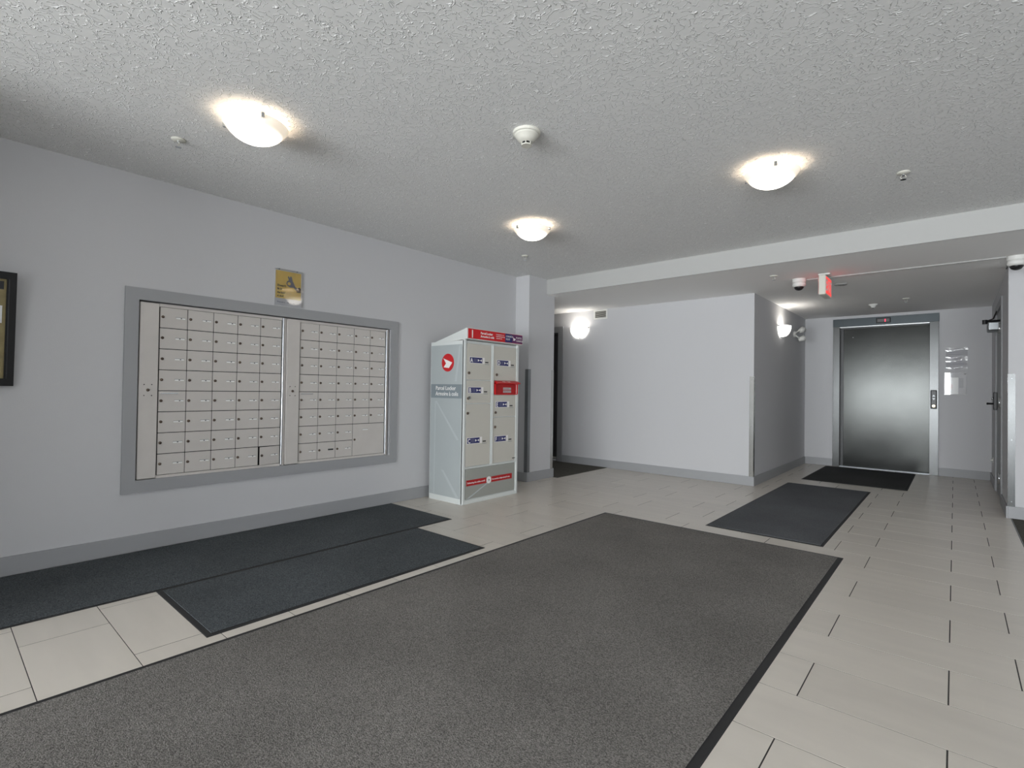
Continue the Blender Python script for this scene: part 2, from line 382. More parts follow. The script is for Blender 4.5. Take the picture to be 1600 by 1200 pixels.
# grey casing around the letter boxes
FY0, FY1, FZ0, FZ1 = .831, 2.939, .379, 1.705
t1 = struct(bpy.data.objects.new('trim_1', None)); col.objects.link(t1)
def board(pts): return MB().prism(pts, XL, XL+.016, 'yz')
for pts in ([(FY0, FZ0), (OY0, OZ0), (OY0, OZ1), (FY0, FZ1)], [(FY1, FZ0), (FY1, FZ1), (OY1, OZ1), (OY1, OZ0)],
            [(FY0, FZ1), (OY0, OZ1), (OY1, OZ1), (FY1, FZ1)], [(FY0, FZ0), (FY1, FZ0), (OY1, OZ0), (OY0, OZ0)]):
    board(pts).done('board', 'trim', t1)

# ------------------------------------------------------------------ letter boxes
DW, DH, ZB = .1636, .1404, .4765
def mailbox_unit(y0, wpost, gap, last, big, label):
    R = thing('mailbox_unit', label, 'mailbox unit', (XL, y0, OZ0), PI/2)
    z0 = ZB-OZ0
    xs = wpost + gap
    xe = xs+5*DW
    MB().box(0, xe+.034, .02, .15, 0, 1.162).done('cabinet_body', 'cavity', R)
    # post cover
    pc = MB().box(.004, wpost, -.004, .022, .004, 1.160, bev=.004, seg=2).done('post_cover', 'alu', R)
    MB().cyl((wpost*.5, -.008, 1.043-OZ0), .0095, .006, 'y').done('key_lock', 'lock', pc, True)
    for sx in (-1, 1):
        for sz in (-1, 1):
            MB().cyl((wpost*.5+sx*.021, -.0065, 1.043-OZ0+sz*.036), .0035, .004, 'y', 10).done('screw', 'ink', pc)
    # frame rails
    MB().box(xs-.004, xe+.002, .006, .02, z0+8*DH, 1.162).done('rail', 'alu', R); MB().box(xs-.004, xe+.002, .006, .02, 0, z0-.001).done('rail', 'alu', R)
    MB().box(xe+.004, xe+.014, -.002, .02, .006, 1.160, bev=.002).done('edge_strip', 'alu_bright', R)
    MB().box(xe+.018, xe+.032, .006, .02, .0, 1.162, bev=.001).done('side_rail', 'alu', R)
    lock = MB().cyl((0, -.0052, 0), .0092, .0055, 'y', 14).cyl((0, -.0062, 0), .005, .002, 'y', 10).done('lock', 'lock', None, True); lock_me = lock.data; bpy.data.objects.remove(lock)
    card = MB().box(-.027, .027, -.0012, 0, -.0048, .0042).done('name_slot', 'label'); card_me = card.data; bpy.data.objects.remove(card)
    lip = MB().box(-.028, .028, -.003, 0, .0040, .0062).done('slot_lip', 'steel_dark'); lip_me = lip.data; bpy.data.objects.remove(lip)
    dk = MB().box(-.024, .024, -.0012, 0, -.006, .006).done('open_slot', 'ink'); dk_me = dk.data; bpy.data.objects.remove(dk)
    num = MB().box(-.0045, .0045, -.0018, 0, -.0022, .0030).done('number', 'ink'); num_me = num.data; bpy.data.objects.remove(num)
    plate = MB().box(0, DW-.0036, 0, .004, 0, DH-.0042, bev=.0012).done('letterbox_door', 'alu'); plate_me = plate.data; bpy.data.objects.remove(plate)
    plate2 = MB().box(0, 2*DW-.0036, 0, .004, 0, 2*DH-.0042, bev=.0012).done('letterbox_door', 'alu'); plate2_me = plate2.data; bpy.data.objects.remove(plate2)
    for r in range(8):
        for c in range(5):
            x, z = xs + c*DW + .0018, z0 + (7-r)*DH + .0021
            if big and r >= 6 and c >= 3:
                if (r, c) != (7, 3): continue
                d = link('letterbox_door', plate2_me, R, (x, .008, z))
                link('lock', lock_me, d, (.018, 0, .14)); link('name_slot', card_me, d, (.125, 0, .225)); link('slot_lip', lip_me, d, (.125, 0, .225))
                d['label'] = 'large parcel door, four boxes in size'
                continue
            d = link('letterbox_door', plate_me, R, (x, .008, z))
            link('lock', lock_me, d, (.0155+random.uniform(-.001, .001), 0, .072))
            if big and (r, c) == (7, 1):
                link('open_slot', dk_me, d, (.118, 0, .072)); d['label'] = 'door with an empty black name slot'; continue
            link('name_slot', card_me, d, (.118+random.uniform(-.002, .002), 0, .071+random.uniform(-.001, .001)))
            link('slot_lip', lip_me, d, (.118, 0, .0713)); link('number', num_me, d, (.118+random.uniform(-.004, .006), 0, .071))
            if not big and (r, c) == (7, 4):          # left ajar, hinged on its right edge
                a = math.radians(7.5); wd = DW-.0036
                d.rotation_euler = (0, 0, a); d.location = (x+wd-wd*math.cos(a), .008-wd*math.sin(a), z); d['label'] = 'door standing ajar'
    # finger grip under the fourth row
    gz = z0+4*DH-.018
    MB().box(xs+.012, xs+.112, -.008, .001, gz, gz+.004, bev=.001).box(xs+.012, xs+.112, .0, .009, gz-.001, gz+.001).done('finger_grip', 'alu_bright', R)
    return R
mailbox_unit(.910, .110, .006, 0, False, 'left aluminium mailbox unit of forty small doors, bottom right door ajar')
mailbox_unit(1.876, .112, .006, 1, True, 'right aluminium mailbox unit with one large door at bottom right')

# ------------------------------------------------------------------ parcel locker (local x = along the wall, y = towards the wall)
def parcel_locker():
    R = thing('parcel_locker', 'tall grey-white parcel locker with red header and lettered doors against left wall', 'parcel locker', (-3.445, 3.293, 0), PI/2)
    Wd, Dp = .786, .475
    b = MB().box(0, Wd, .012, Dp, 0, 1.535)
    body = b.done('body', 'locker_edge', R)
    MB().box(0, .030, 0, .03, 0, 1.545, bev=.006, seg=3).box(Wd-.03, Wd, 0, .03, 0, 1.545, bev=.006, seg=3).box(.03, Wd-.03, .0, .03, 0, .036, bev=.003).done('corner_post', 'locker_edge', R)
    # side facing the entrance: vinyl panel, pale ribbons, disc, band
    sp = MB().box(-.0015, .001, .03, Dp-.006, .052, 1.50).done('side_panel', 'locker_side', R)
    pale = MB()
    for (a, bq) in (([(.05, .06), (.09, .06), (.30, .30), (.27, .30)]), None), (([(.06, .60), (.09, .60), (.40, .96), (.38, .96)]), None), (([(.395, .06), (.41, .06), (.405, .96), (.39, .96)]), None), (([(.10, 1.15), (.125, 1.15), (.07, 1.49), (.05, 1.49)]), None):
        pale.prism(a, -.0022, -.001, 'yz')
    pale.done('side_ribbons', 'locker_pale', R)
    MB().box(-.003, -.001, .028, Dp-.01, .990, 1.123).done('name_band', 'locker_band', R)
    def side_text(t, s, y, z, m):
        me = text_mesh(t, s, bold=.0006, xs=.93); me.materials.clear(); me.materials.append(M[m])
        me.transform(Matrix.Translation((-.0034, y, z)) @ Matrix.Rotation(-PI/2, 4, 'Z')); return link('lettering', me, R)
    side_text('Parcel Locker', .055, .395, 1.068, 'letter'); side_text('Armoire à colis', .055, .395, 1.014, 'letter')
    disc = MB().lathe([(0, -.0035), (.086, -.0035), (.086, 0)], (0, .226, 1.330), 'x', 40).done('emblem_disc', 'red', R)
    def arrow(mb, cx, cz, s, f): mb.prism([f(cx-.062*s, cz+.045*s), f(cx+.066*s, cz+.002*s), f(cx+.020*s, cz-.050*s), f(cx-.055*s, cz-.042*s), f(cx-.022*s, cz-.006*s)], *arrow.d, arrow.p)
    mb = MB(); arrow.d = (-.0045, -.003); arrow.p = 'yz'
    arrow(mb, -.228, 1.328, 1.0, lambda a, b: (-a, b)); mb.done('emblem_wing', 'letter', disc)
    # header wedge
    hd = MB().prism([(.43, 1.530), (-.034, 1.650), (-.036, 1.547), (-.003, 1.543), (.43, 1.520)], -.004, Wd+.012, 'yz').done('header', 'locker_edge', R)
    F = lambda name, x0, x1, z0, z1, m, y=-.0375, t=.002, p=None: MB().box(x0, x1, y-t, y+.001, z0, z1).done(name, m, p or R)
    hs = F('header_sign', .008, Wd+.002, 1.553, 1.644, 'red')
    F('header_panel', .520, Wd, 1.556, 1.641, 'navy', y=-.0395, p=hs, t=.001); F('header_panel', .625, Wd, 1.556, 1.641, 'purple', y=-.0405, p=hs, t=.001)
    text('1', .098, .040, -.0402, 1.563, 'letter', hs, bold=.003, xs=.8)
    text('Parcel Locker', .030, .170, -.0402, 1.604, 'letter', hs, bold=.0008); text('Armoire à colis', .030, .170, -.0402, 1.573, 'letter', hs, bold=.0008)
    for k, t in enumerate(('CANADAPOST.CA', 'POSTESCANADA.CA', '1 866 607-6301')): text(t, .014, .385, -.0402, 1.615-k*.019, 'letter', hs)
    for k, t in enumerate(('CANADA', 'POST')): text(t, .026, .532, -.0412, 1.607-k*.030, 'letter', hs)
    for k, t in enumerate(('POSTES', 'CANADA')): text(t, .026, .685, -.0422, 1.602-k*.030, 'letter', hs)
    mb = MB(); arrow.d = (-.0440, -.0410); arrow.p = 'xz'; arrow(mb, .655, 1.596, .34, lambda a, b: (a, b)); mb.done('wing_mark', 'letter', hs)
    # face frame and doors
    MB().box(.03, Wd-.03, .014, .03, .335, 1.545).done('inner_face', 'locker_shadow', R)
    ed = MB()
    for x in (.368, .744): ed.box(x, x+.014, -.002, .02, .345, 1.515, bev=.003)
    ed.box(.386, .398, -.004, .02, .345, 1.520, bev=.003)
    ed.box(.03, Wd-.03, -.001, .02, .333, .345, bev=.002)
    ed.done('hinge_strip', 'locker_edge', R)
    cols = ((.036, .364), (.404, .741))
    for L_, c, z0, z1, lx, lz, kx, kz in (('A', 0, 1.169, 1.512, .072, 1.355, .060, 1.232), ('B', 0, .946, 1.163, .060, 1.070, .055, .992), ('C', 0, .350, .940, .052, .592, .051, .853),
                                          ('D', 1, 1.168, 1.512, .453, 1.346, .445, 1.226), ('E', 1, .808, 1.026, .441, .930, .436, .850), ('F', 1, .350, .802, .431, .586, .431, .707)):
        x0, x1 = cols[c]
        d = MB().box(x0, x1, .002, .016, z0+.001, z1-.002, bev=.002).done('locker_door', 'locker', R); d['label'] = 'beige door lettered ' + L_
        MB().box(lx-.003, lx+.200, .0008, .0025, lz-.030, lz+.030).done('label_backing', 'letter', d)
        MB().box(lx, lx+.166, -.0002, .001, lz-.026, lz+.026).done('label_plate', 'navy', d)
        text(L_, .058, lx+.006, -.0007, lz-.021, 'letter', d, bold=.0015, xs=.85)
        for k in range(3): MB().box(lx+.048, lx+.092, -.0008, 0, lz+.010-k*.012, lz+.0135-k*.012).done('small_print', 'poster_hand', d)
        MB().prism([(lx+.104, lz+.012), (lx+.130, lz), (lx+.104, lz-.012)], -.0010, 0).prism([(lx+.158, lz+.012), (lx+.132, lz), (lx+.158, lz-.012)], -.0010, 0).done('pointer_mark', 'letter', d)
        MB().box(lx+.208, lx+.252, .0000, .003, lz-.020, lz-.009).done('card_slot', 'ink', d)
        MB().box(lx+.203, lx+.262, .0004, .003, lz-.036, lz-.032).done('slot_lip', 'locker_band', d)
        k_ = MB().cyl((kx, -.006, kz), .0125, .009, 'y', 18).cyl((kx, -.008, kz), .007, .003, 'y', 12).done('lock', 'lock', d, True)
        if L_ == 'B': MB().box(kx-.002, kx+.002, -.03, -.007, kz-.006, kz+.020).done('key', 'steel_dark', d)
    # red return slot with hood
    rb = MB().box(.428, .752, .0, .016, 1.034, 1.168, bev=.002).done('return_slot', 'darkred', R)
    MB().prism([(.0, 1.166), (-.040, 1.146), (-.042, 1.140), (.0, 1.132)], .420, .768, 'yz').done('hood', 'red', rb)
    MB().box(.420, .428, -.012, .01, 1.034, 1.150).box(.752, .760, -.012, .01, 1.034, 1.150).box(.424, .756, -.008, .01, 1.028, 1.036).done('slot_rim', 'red', rb)
    mt = Matrix.Translation((.515, -.0225, 1.1545)) @ Matrix.Rotation(math.radians(-63), 4, 'X')
    me = text_mesh('KEYS  ▾  CLÉS', .020, bold=.0006); me.materials.clear(); me.materials.append(M['letter']); me.transform(mt); link('lettering', me, rb)
    MB().box(.545, .665, -.0012, .001, 1.078, 1.100).box(.545, .665, -.0012, .001, 1.048, 1.070).done('slot_notice', 'locker_pale', rb)
    for k, t in enumerate(('Return keys here', 'Retournez les clés ici')): text(t, .0125, .549, -.0018, 1.085-k*.030, 'darkred', rb)
    # base panel
    bp = MB().box(.040, .742, .004, .016, .044, .326, bev=.002).done('base_panel', 'locker_base', R)
    MB().prism([(.06, .05), (.09, .05), (.40, .185), (.37, .185)], .0028, .006).done('base_ribbon', 'locker_pale', bp)
    s1 = MB().box(.052, .322, .002, .006, .168, .222).done('slogan_strip', 'darkred', bp); s2 = MB().box(.392, .700, .002, .006, .168, .222).done('slogan_strip', 'darkred', bp)
    text('Delivering the online world', .0215, .062, .0012, .188, 'letter', bp, bold=.0004); text('Du monde en ligne jusqu\'à vous', .0205, .402, .0012, .188, 'letter', bp, bold=.0004)
    MB().cyl((.357, .0016, .193), .034, .004, 'y', 28).done('round_badge', 'letter', bp)
    MB().prism([(.342, .205), (.372, .195), (.350, .181), (.352, .193)], .0004, .0016).done('badge_mark', 'locker_band', bp)
    MB().box(.700, .742, -.0006, .003, .372, .380).done('maker_plate', 'ink', R)
    for x in (.02, Wd-.02): MB().cyl((x, .03, -.0), .012, .004).done('foot', 'black', R)
parcel_locker()

# ------------------------------------------------------------------ mats
def floor_mat(x0, x1, y0, y1, m, label, z=0, border=.022, h=.007, rz=0):
    cx, cy = (x0+x1)/2, (y0+y1)/2; wx, wy = (x1-x0)/2, (y1-y0)/2
    R = thing('floor_mat', label, 'floor mat', (cx, cy, z), math.radians(rz))
    def ring(d, zz, bm): return [bm.verts.new(p) for p in ((-wx+d, -wy+d, zz), (wx-d, -wy+d, zz), (wx-d, wy-d, zz), (-wx+d, wy-d, zz))]
    s = MB(); a = ring(0, 0.0002, s.bm); b = ring(.004, .003, s.bm); c = ring(border+.006, .0034, s.bm)
    s.bm.faces.new(a)
    for p, q in ((a, b), (b, c)):
        for i in range(4): s.bm.faces.new((p[i], p[(i+1) % 4], q[(i+1) % 4], q[i]))
    s.bm.faces.new(c[::-1]); s.done('rubber_backing', 'rubber', R)
    MB().box(-wx+border, wx-border, -wy+border, wy-border, .0030, h, bev=.002).done('pile', m, R)
floor_mat(-2.345, -.550, -1.30, 3.992, 'mat_big', 'very large charcoal mat filling the middle of the tiled floor', border=.030)
floor_mat(-1.530, -.700, 4.185, 6.900, 'mat_slate', 'dark grey mat between the large charcoal mat and the elevator mat', border=.018)
floor_mat(-1.470, -.400, 7.310, 8.930, 'mat_black', 'near-black mat right in front of the elevator door', border=.018)
floor_mat(-3.978, -3.140, -.53, 2.890, 'mat_dark', 'long dark runner mat tight against the left wall under the mailboxes', border=.016)
floor_mat(-3.1395, -2.412, .815, 2.528, 'mat_dark', 'dark mat beside the wall runner, with black rubber front edge', border=.024)

# ------------------------------------------------------------------ elevator (door_1)
e = struct(bpy.data.objects.new('door_1', None)); col.objects.link(e); e.location = (-1.393, YE, 0)
ex = lambda v: v+1.393
fx0, fx1, ix0, ix1, zt, zi = 0, ex(-.165), ex(-1.308), ex(-.262), 2.206, 2.092
MB().box(fx0, ix0, -.022, .10, 0, zt, bev=.002).box(ix1, fx1, -.026, .10, 0, zt-.108, bev=.002).done('jamb', 'jambsteel', e)
MB().box(fx0-.001, fx1+.004, -.028, .10, zi, zt+.001, bev=.002).done('header_panel', 'headsteel', e)
MB().box(ix0, ix1, .02, .10, zi-.012, zi).done('head_reveal', 'steel', e)
MB().box(ix0+.004, ix1-.002, .100, .13, .008, zi-.02, bev=.002).done('door_panel', 'doorsteel', e)
MB().box(ix0, ix0+.035, .085, .099, .008, zi-.02).done('side_seal', 'black', e)
MB().box(ix0-.02, ix1+.02, -.01, .16, -.002, .006, bev=.001).box(ix0, ix1, .02, .03, .006, .010).box(ix0, ix1, .05, .06, .006, .010).done('sill', 'steel_dark', e)
MB().cyl((ix0+.15, .094, 1.94), .010, .006, 'y', 14).done('keyhole', 'chrome', e, True)
ind = thing('floor_indicator', 'black-rimmed floor indicator showing a red figure above elevator door', 'floor indicator', (-.777, YE-.028, 2.152))
MB().box(-.086, .086, -.010, 0, -.036, .036, bev=.008, seg=3).done('bezel', 'black', ind)
MB().box(-.066, .066, -.0115, -.009, -.020, .020).done('window', 'screen', ind)
text('1', .05, .010, -.0122, -.018, 'reddigit', ind, 'digit', bold=.0015)
cp = thing('call_panel', 'narrow dark call panel with arrow buttons on the right elevator jamb', 'call panel', (-.216, YE-.026, 1.030))
MB().box(-.034, .034, -.012, 0, -.128, .128, bev=.010, seg=3).done('plate', 'black', cp)
MB().prism([(-.016, .040), (.016, .040), (0, .066)], -.0135, -.011).done('up_arrow', 'steel_dark', cp)
MB().prism([(-.016, .018), (.016, .018), (0, -.008)], -.0135, -.011).done('down_arrow', 'steel_dark', cp)
MB().cyl((0, -.017, -.088), .016, .006, 'y', 20).done('button', 'amber', cp, True)

# notices by the elevator
def wavy_sheet(x0, x1, z0, z1, amp, n, parent, name='plastic_sleeve', y=-.004, ph=0, freq=7.5):
    s = MB(); rows = []
    for j in range(n+1):
        z = z0+(z1-z0)*j/n; r = []
        for i in range(13):
            x = x0+(x1-x0)*i/12
            r.append(s.bm.verts.new((x, y-amp*(1+math.sin(ph+j/n*freq+.5*math.sin(i*.5)))*.5, z)))
        rows.append(r)
    for j in range(n):
        for i in range(12): s.bm.faces.new((rows[j][i], rows[j][i+1], rows[j+1][i+1], rows[j+1][i]))
    return s.done(name, 'glass', parent, True)
M['notice'] = mat('grey_notice_paper', (172, 172, 176), .5, noise=.03, nscale=30)
n1 = thing('wall_notice', 'upper notice in a wavy clear sleeve right of the elevator', 'notice', (.018, YE, 1.581))
MB().box(-.108, .108, -.002, 0, -.142, .142).done('sheet', 'notice', n1)
for k in range(6): MB().box(-.085, .02+.05*(k % 3)/2, -.0026, -.002, .085-k*.032, .091-k*.032).done('text_line', 'poster_hand', n1)
wavy_sheet(-.110, .110, -.146, .146, .006, 30, n1, freq=13)
n2 = thing('wall_notice', 'lower notice behind a clear acrylic sheet with corner screws', 'notice', (.008, YE, 1.250))
MB().box(-.110, .028, -.003, 0, -.142, .078, bev=.0005).done('sheet', 'label', n2)
MB().box(.034, .078, -.002, 0, -.060, .070).done('side_sheet', 'notice', n2)
for k in range(4): MB().box(-.095, -.03, -.0036, -.003, -.02-k*.012, -.017-k*.012).done('text_line', 'red', n2)
MB().box(-.112, .108, -.0105, -.0075, -.150, .142, bev=.0006).done('acrylic_sheet', 'glass', n2)
for sx, sz in ((-.092, .126), (.092, .126), (.092, -.136), (-.092, -.136)): MB().cyl((sx, -.014, sz), .007, .014, 'y', 12).done('screw', 'chrome', n2, True)

# ------------------------------------------------------------------ corridor door on the right (door_2), local x runs towards the viewer
d = struct(bpy.data.objects.new('door_2', None)); col.objects.link(d); d.location = (XR, RY1, 0); d.rotation_euler = (0, 0, -PI/2)
W = RY1-RY0
MB().box(.03, W-.03, .004, .049, .012, RZ-.03, bev=.002).done('door_leaf', 'doorpaint', d)
MB().box(-.05, .028, -.012, .06, 0, RZ+.05, bev=.002).box(W-.028, W+.05, -.012, .06, 0, RZ+.05, bev=.002).box(.028, W-.028, -.012, .06, RZ-.028, RZ+.05, bev=.002).done('door_frame', 'trim', d)
for z in (.25, 1.02, 1.78): MB().box(W-.034, W-.022, -.018, 0, z-.05, z+.05, bev=.003).cyl((W-.028, -.02, z-.055), .008, .11, 'z', 12).done('hinge', 'chrome', d, True)
MB().box(.075, .135, -.030, .004, .93, 1.13, bev=.006, seg=2).done('lock_body', 'black', d)
MB().cyl((.105, -.075, 1.0), .011, .05, 'y', 14).cyl((.105, -.085, 1.0), .013, .014, 'y', 14).tube([(.105, -.078, 1.0), (.16, -.080, 1.0), (.215, -.078, 1.0)], .010).done('door_handle', 'black', d, True)
MB().cyl((.105, -.046, 1.06), .014, .02, 'y', 14).done('thumb_turn', 'chrome', d, True)
MB().box(.50, .78, -.100, .004, 1.775, 1.862, bev=.008).done('door_closer', 'steel_dark', d)
MB().tube([(.66, .0, 1.885), (.62, -.115, 1.885)], .011).tube([(.62, -.115, 1.885), (.45, -.045, 1.93), (.30, -.012, 2.03)], .007).cyl((.62, -.118, 1.858), .022, .045, 'z', 16).done('closer_arm', 'black', d)
dst = thing('door_stop', 'small white wall bumper low on the right wall near the elevator wall', 'door stop', (XR, 8.62, .30), -PI/2)
MB().cyl((0, -.025, 0), .014, .025, 'y', 16).cyl((0, -.028, 0), .010, .02, 'y').done('bumper', 'white', dst, True)
MB().box(-.022, .022, -.006, 0, -.034, .034, bev=.004).done('plate', 'white', dst)

# ------------------------------------------------------------------ corner guards
def guard(x, y, sx, sy, z0, z1, label, m='guard', a=.046):
    s = MB(); t = .0022
    s.box(min(x, x-sx*a), max(x, x-sx*a)+0, min(y, y+sy*t), max(y, y+sy*t), z0, z1)
    s.box(min(x, x+sx*t), max(x, x+sx*t), min(y+sy*t, y-sy*a), max(y+sy*t, y-sy*a), z0, z1)
    o = s.done('corner_guard', m); tag(o, label, 'corner guard', None)
    for k in range(3):
        zz = z0+.04+(z1-z0-.08)*k/2
        MB().cyl((x-sx*a*.5, y+sy*.003-.0015, zz), .004, .003, 'y', 10).done('screw', 'steel_dark', o)
guard(XP, YP, 1, -1, BBH, 1.325, 'steel corner guard on the pillar edge next to the parcel locker', 'steel_dark')
guard(XP, YQ, 1, 1, BBH, 1.325, 'thin steel corner guard on the far edge of the pillar')
guard(XC, YF, 1, -1, BBH, 1.272, 'bright steel corner guard where the bare wall meets the corridor')
guard(XR, YR, -1, -1, BBH, 1.285, 'steel corner guard on the wall corner at the right', 'jambsteel')

# ------------------------------------------------------------------ ceiling lights
def ceiling_light(x, y, label, rot=0):
    R = thing('ceiling_light', label, 'ceiling light', (x, y, C), rot, 'ceiling lights')
    MB().lathe([(0.001, 0), (.085, 0), (.085, -.022), (.001, -.022)], seg=32).done('ceiling_pan', 'white', R, False)
    prof = []
    for i in range(13):
        a = i/12*math.radians(62); rr = .150*math.sin(a)/math.sin(math.radians(62)); prof.append((max(rr, .0005), -.038-.084*(math.cos(a)-math.cos(math.radians(62)))/(1-math.cos(math.radians(62)))))
    prof += [(.152, -.036), (.148, -.033)] + [(r*.985, z+.004) for r, z in prof[::-1]]
    sh = MB().lathe([(r, z+.122) for r, z in prof], seg=48).done('glass_shade', 'shade', R, True, loc=(0, 0, -.122))
    sh.data.materials.append(M['bowl_inner'])
    for f_ in sh.data.polygons:
        if f_.normal.z > .05: f_.material_index = 1
    for k in range(3):
        a = k*2*PI/3
        MB().box(.141, .158, -.008, .008, -.052, -.026, bev=.002).xf(Matrix.Rotation(a, 4, 'Z')).done('clip', 'chrome', R)
        MB().box(.08, .150, -.003, .003, -.029, -.026).xf(Matrix.Rotation(a, 4, 'Z')).done('bracket_arm', 'white', R)
    l = bpy.data.lights.new('bulb', 'POINT'); l.energy = 1.1; l.color = (1, .84, .66); l.shadow_soft_size = .03
    o = bpy.data.objects.new('bulb', l); col.objects.link(o); o.location = (x, y, C-.088)
    return R
ceiling_light(-2.690, 1.085, 'lit glass ceiling light nearest the mailboxes, left of the smoke detector', 1.9)
ceiling_light(-2.635, 3.265, 'middle of the three lit ceiling lights, nearest the pillar', .3)
ceiling_light(-.835, 3.315, 'lit glass ceiling light at the right, over the large mat', .9)

# ------------------------------------------------------------------ sconces
def sconce(loc, rz, label):
    R = thing('wall_sconce', label, 'wall light', loc, rz, None)
    R0, H = .148, .150
    s = MB(); rows = []
    nA, nH = 20, 10
    for j in range(nH+1):
        t = j/nH; z = -H*(1-t); rad = math.sin(math.acos(1-t))**.8 if t > 0 else .02
        rad = max(rad, .03)
        rows.append([s.bm.verts.new((R0*rad*math.cos(PI*i/nA), -.012-.115*rad*math.sin(PI*i/nA), z)) for i in range(nA+1)])
    for j in range(nH):
        for i in range(nA): s.bm.faces.new((rows[j][i], rows[j][i+1], rows[j+1][i+1], rows[j+1][i]))
    sh = s.done('glass_shade', 'sconce', R, True)
    md = sh.modifiers.new('thick', 'SOLIDIFY'); md.thickness = .004
    MB().box(-.05, .05, -.010, 0, -.12, -.02, bev=.003).done('back_plate', 'white', R)
    for x in (-.146, .146): MB().box(x-.008, x+.008, -.022, 0, -.012, .004, bev=.002).done('clip', 'steel_dark', R)
    MB().box(-.009, .009, -.020, 0, -H-.008, -H+.006, bev=.002).done('bottom_clip', 'steel_dark', R)
    l = bpy.data.lights.new('bulb', 'POINT'); l.energy = 1.6; l.color = (1, .96, .90); l.shadow_soft_size = .03
    o = bpy.data.objects.new('bulb', l); col.objects.link(o)
    v = Matrix.Rotation(rz, 4, 'Z') @ Vector((0, -.072, -.035)); o.location = (loc[0]+v.x, loc[1]+v.y, loc[2]+v.z)
sconce((-4.185, YF, 2.005), 0, 'lit glass wall sconce beside the left hall doorway')
sconce((XC, 7.53, 1.985), PI/2, 'lit glass wall sconce on the corridor side wall')

# emergency twin heads
em = thing('emergency_light', 'white twin-head emergency light on the corridor wall past the sconce', 'emergency light', (XC, 8.28, 1.945), PI/2)
MB().cyl((0, -.025, 0), .045, .025, 'y', 24).done('wall_plate', 'white', em, True)
for dz, rx in ((.055, 0), (-.055, 0)):
    s = MB().tube([(0, -.02, dz*.3), (.02, -.05, dz*.8), (.05, -.07, dz)], .010); s.done('arm', 'white', em, True)
    h = MB().lathe([(.001, -.045), (.028, -.045), (.036, -.01), (.046, .035), (.040, .036), (.036, .030), (.001, .028)], (0, 0, 0), 'z', 24)
    h.xf(Matrix.Translation((.075, -.085, dz*1.15)) @ Matrix.Rotation(math.radians(62), 4, 'Y') @ Matrix.Rotation(math.radians(50 if dz < 0 else 25), 4, 'X'))
    hd = h.done('lamp_head', 'white', em, True)
    if dz < 0:
        l_ = MB().lathe([(.001, .0295), (.022, .0295), (.022, .033), (.001, .034)], (0, 0, 0), 'z', 18)
        l_.xf(Matrix.Translation((.075, -.085, dz*1.15)) @ Matrix.Rotation(math.radians(62), 4, 'Y') @ Matrix.Rotation(math.radians(50), 4, 'X')).done('lens', 'screen', hd, True)

# supply-air grille
v = thing('wall_vent', 'small white louvred air grille high on the bare wall', 'vent', (-3.835, YF, 2.178))
fr_ = MB().prism([(-.112, -.070), (.112, -.070), (.112, .066), (-.112, .066)], -.002, 0)
fr_ = MB(); fr_.box(-.112, .112, -.010, 0, .046, .066, bev=.002).box(-.112, .112, -.010, 0, -.070, -.048, bev=.002).box(-.112, -.090, -.010, 0, -.048, .046, bev=.002).box(.090, .112, -.010, 0, -.048, .046, bev=.002); fr_.done('frame', 'white', v)
MB().box(-.090, .090, -.001, 0, -.048, .046).done('duct_dark', 'cavity', v)
for k in range(7): MB().box(-.090, .090, -.006, .0, -.0008, .0008).xf(Matrix.Translation((0, -.002, -.042+k*.0135)) @ Matrix.Rotation(math.radians(-35), 4, 'X')).done('slat', 'cream', v)

# ------------------------------------------------------------------ exit sign
x0, x1, y0, y1 = -.990, -.930, 5.60, 5.90
es = thing('exit_sign', 'red-lit exit sign hanging edge-on from the low ceiling', 'exit sign', (-.96, 5.75, B))
MB().box(-.030, .030, -.15, .15, -.218, -.030, bev=.008, seg=3).done('housing', 'cream', es)
MB().box(-.05, .05, -.06, .06, -.014, 0, bev=.004).cyl((0, 0, -.035), .012, .025).done('canopy', 'white', es)
for sd in (-1, 1):
    MB().box(min(sd*.029, sd*.032), max(sd*.029, sd*.032), -.135, .135, -.205, -.045).done('face_panel', 'redglow', es)
    me = text_mesh('EXIT', .150, 'CENTER', bold=.002); me.materials.clear(); me.materials.append(M['letter'])
    me.transform(Matrix.Translation((sd*.0326, 0, -.175)) @ Matrix.Rotation(sd*PI/2, 4, 'Z')); link('lettering', me, es)

# ------------------------------------------------------------------ dome cameras, raceway
def dome(x, y, label, s=1):
    R = thing('security_camera', label, 'security camera', (x, y, B), 0)
    MB().lathe([(.001, 0), (.062*s, 0), (.063*s, -.028*s), (.060*s, -.034*s), (.001, -.034*s)], seg=32).done('junction_base', 'white', R, False)
    MB().lathe([(.001, -.034*s), (.060*s, -.034*s), (.062*s, -.062*s), (.052*s, -.078*s), (.044*s, -.080*s), (.001, -.080*s)], seg=32).done('housing', 'white', R, True)
    pr = [(.044*s*math.cos(a), -.078*s-.038*s*math.sin(a)) for a in [i/8*PI/2 for i in range(9)]]; pr[-1] = (.0005, pr[-1][1])
    MB().lathe(pr, seg=28).done('dome_window', 'black', R, True)
dome(-1.205, 5.840, 'white dome camera on low ceiling left of the exit sign')
dome(.385, 5.935, 'white dome camera on low ceiling at the right wall corner', 1.0)
tag(MB().box(-1.145, .324, 5.885, 5.905, B-.011, B, bev=.002).done('cable_raceway', 'beam'), 'thin white cable cover on the low ceiling between two dome cameras', 'cable cover')
tag(MB().tube([(.357, 6.02, B-.012), (.352, 6.20, B-.010), (.352, 6.42, B-.008)], .006).done('cable', 'black'), 'short black cable leaving the right dome camera', 'cable')

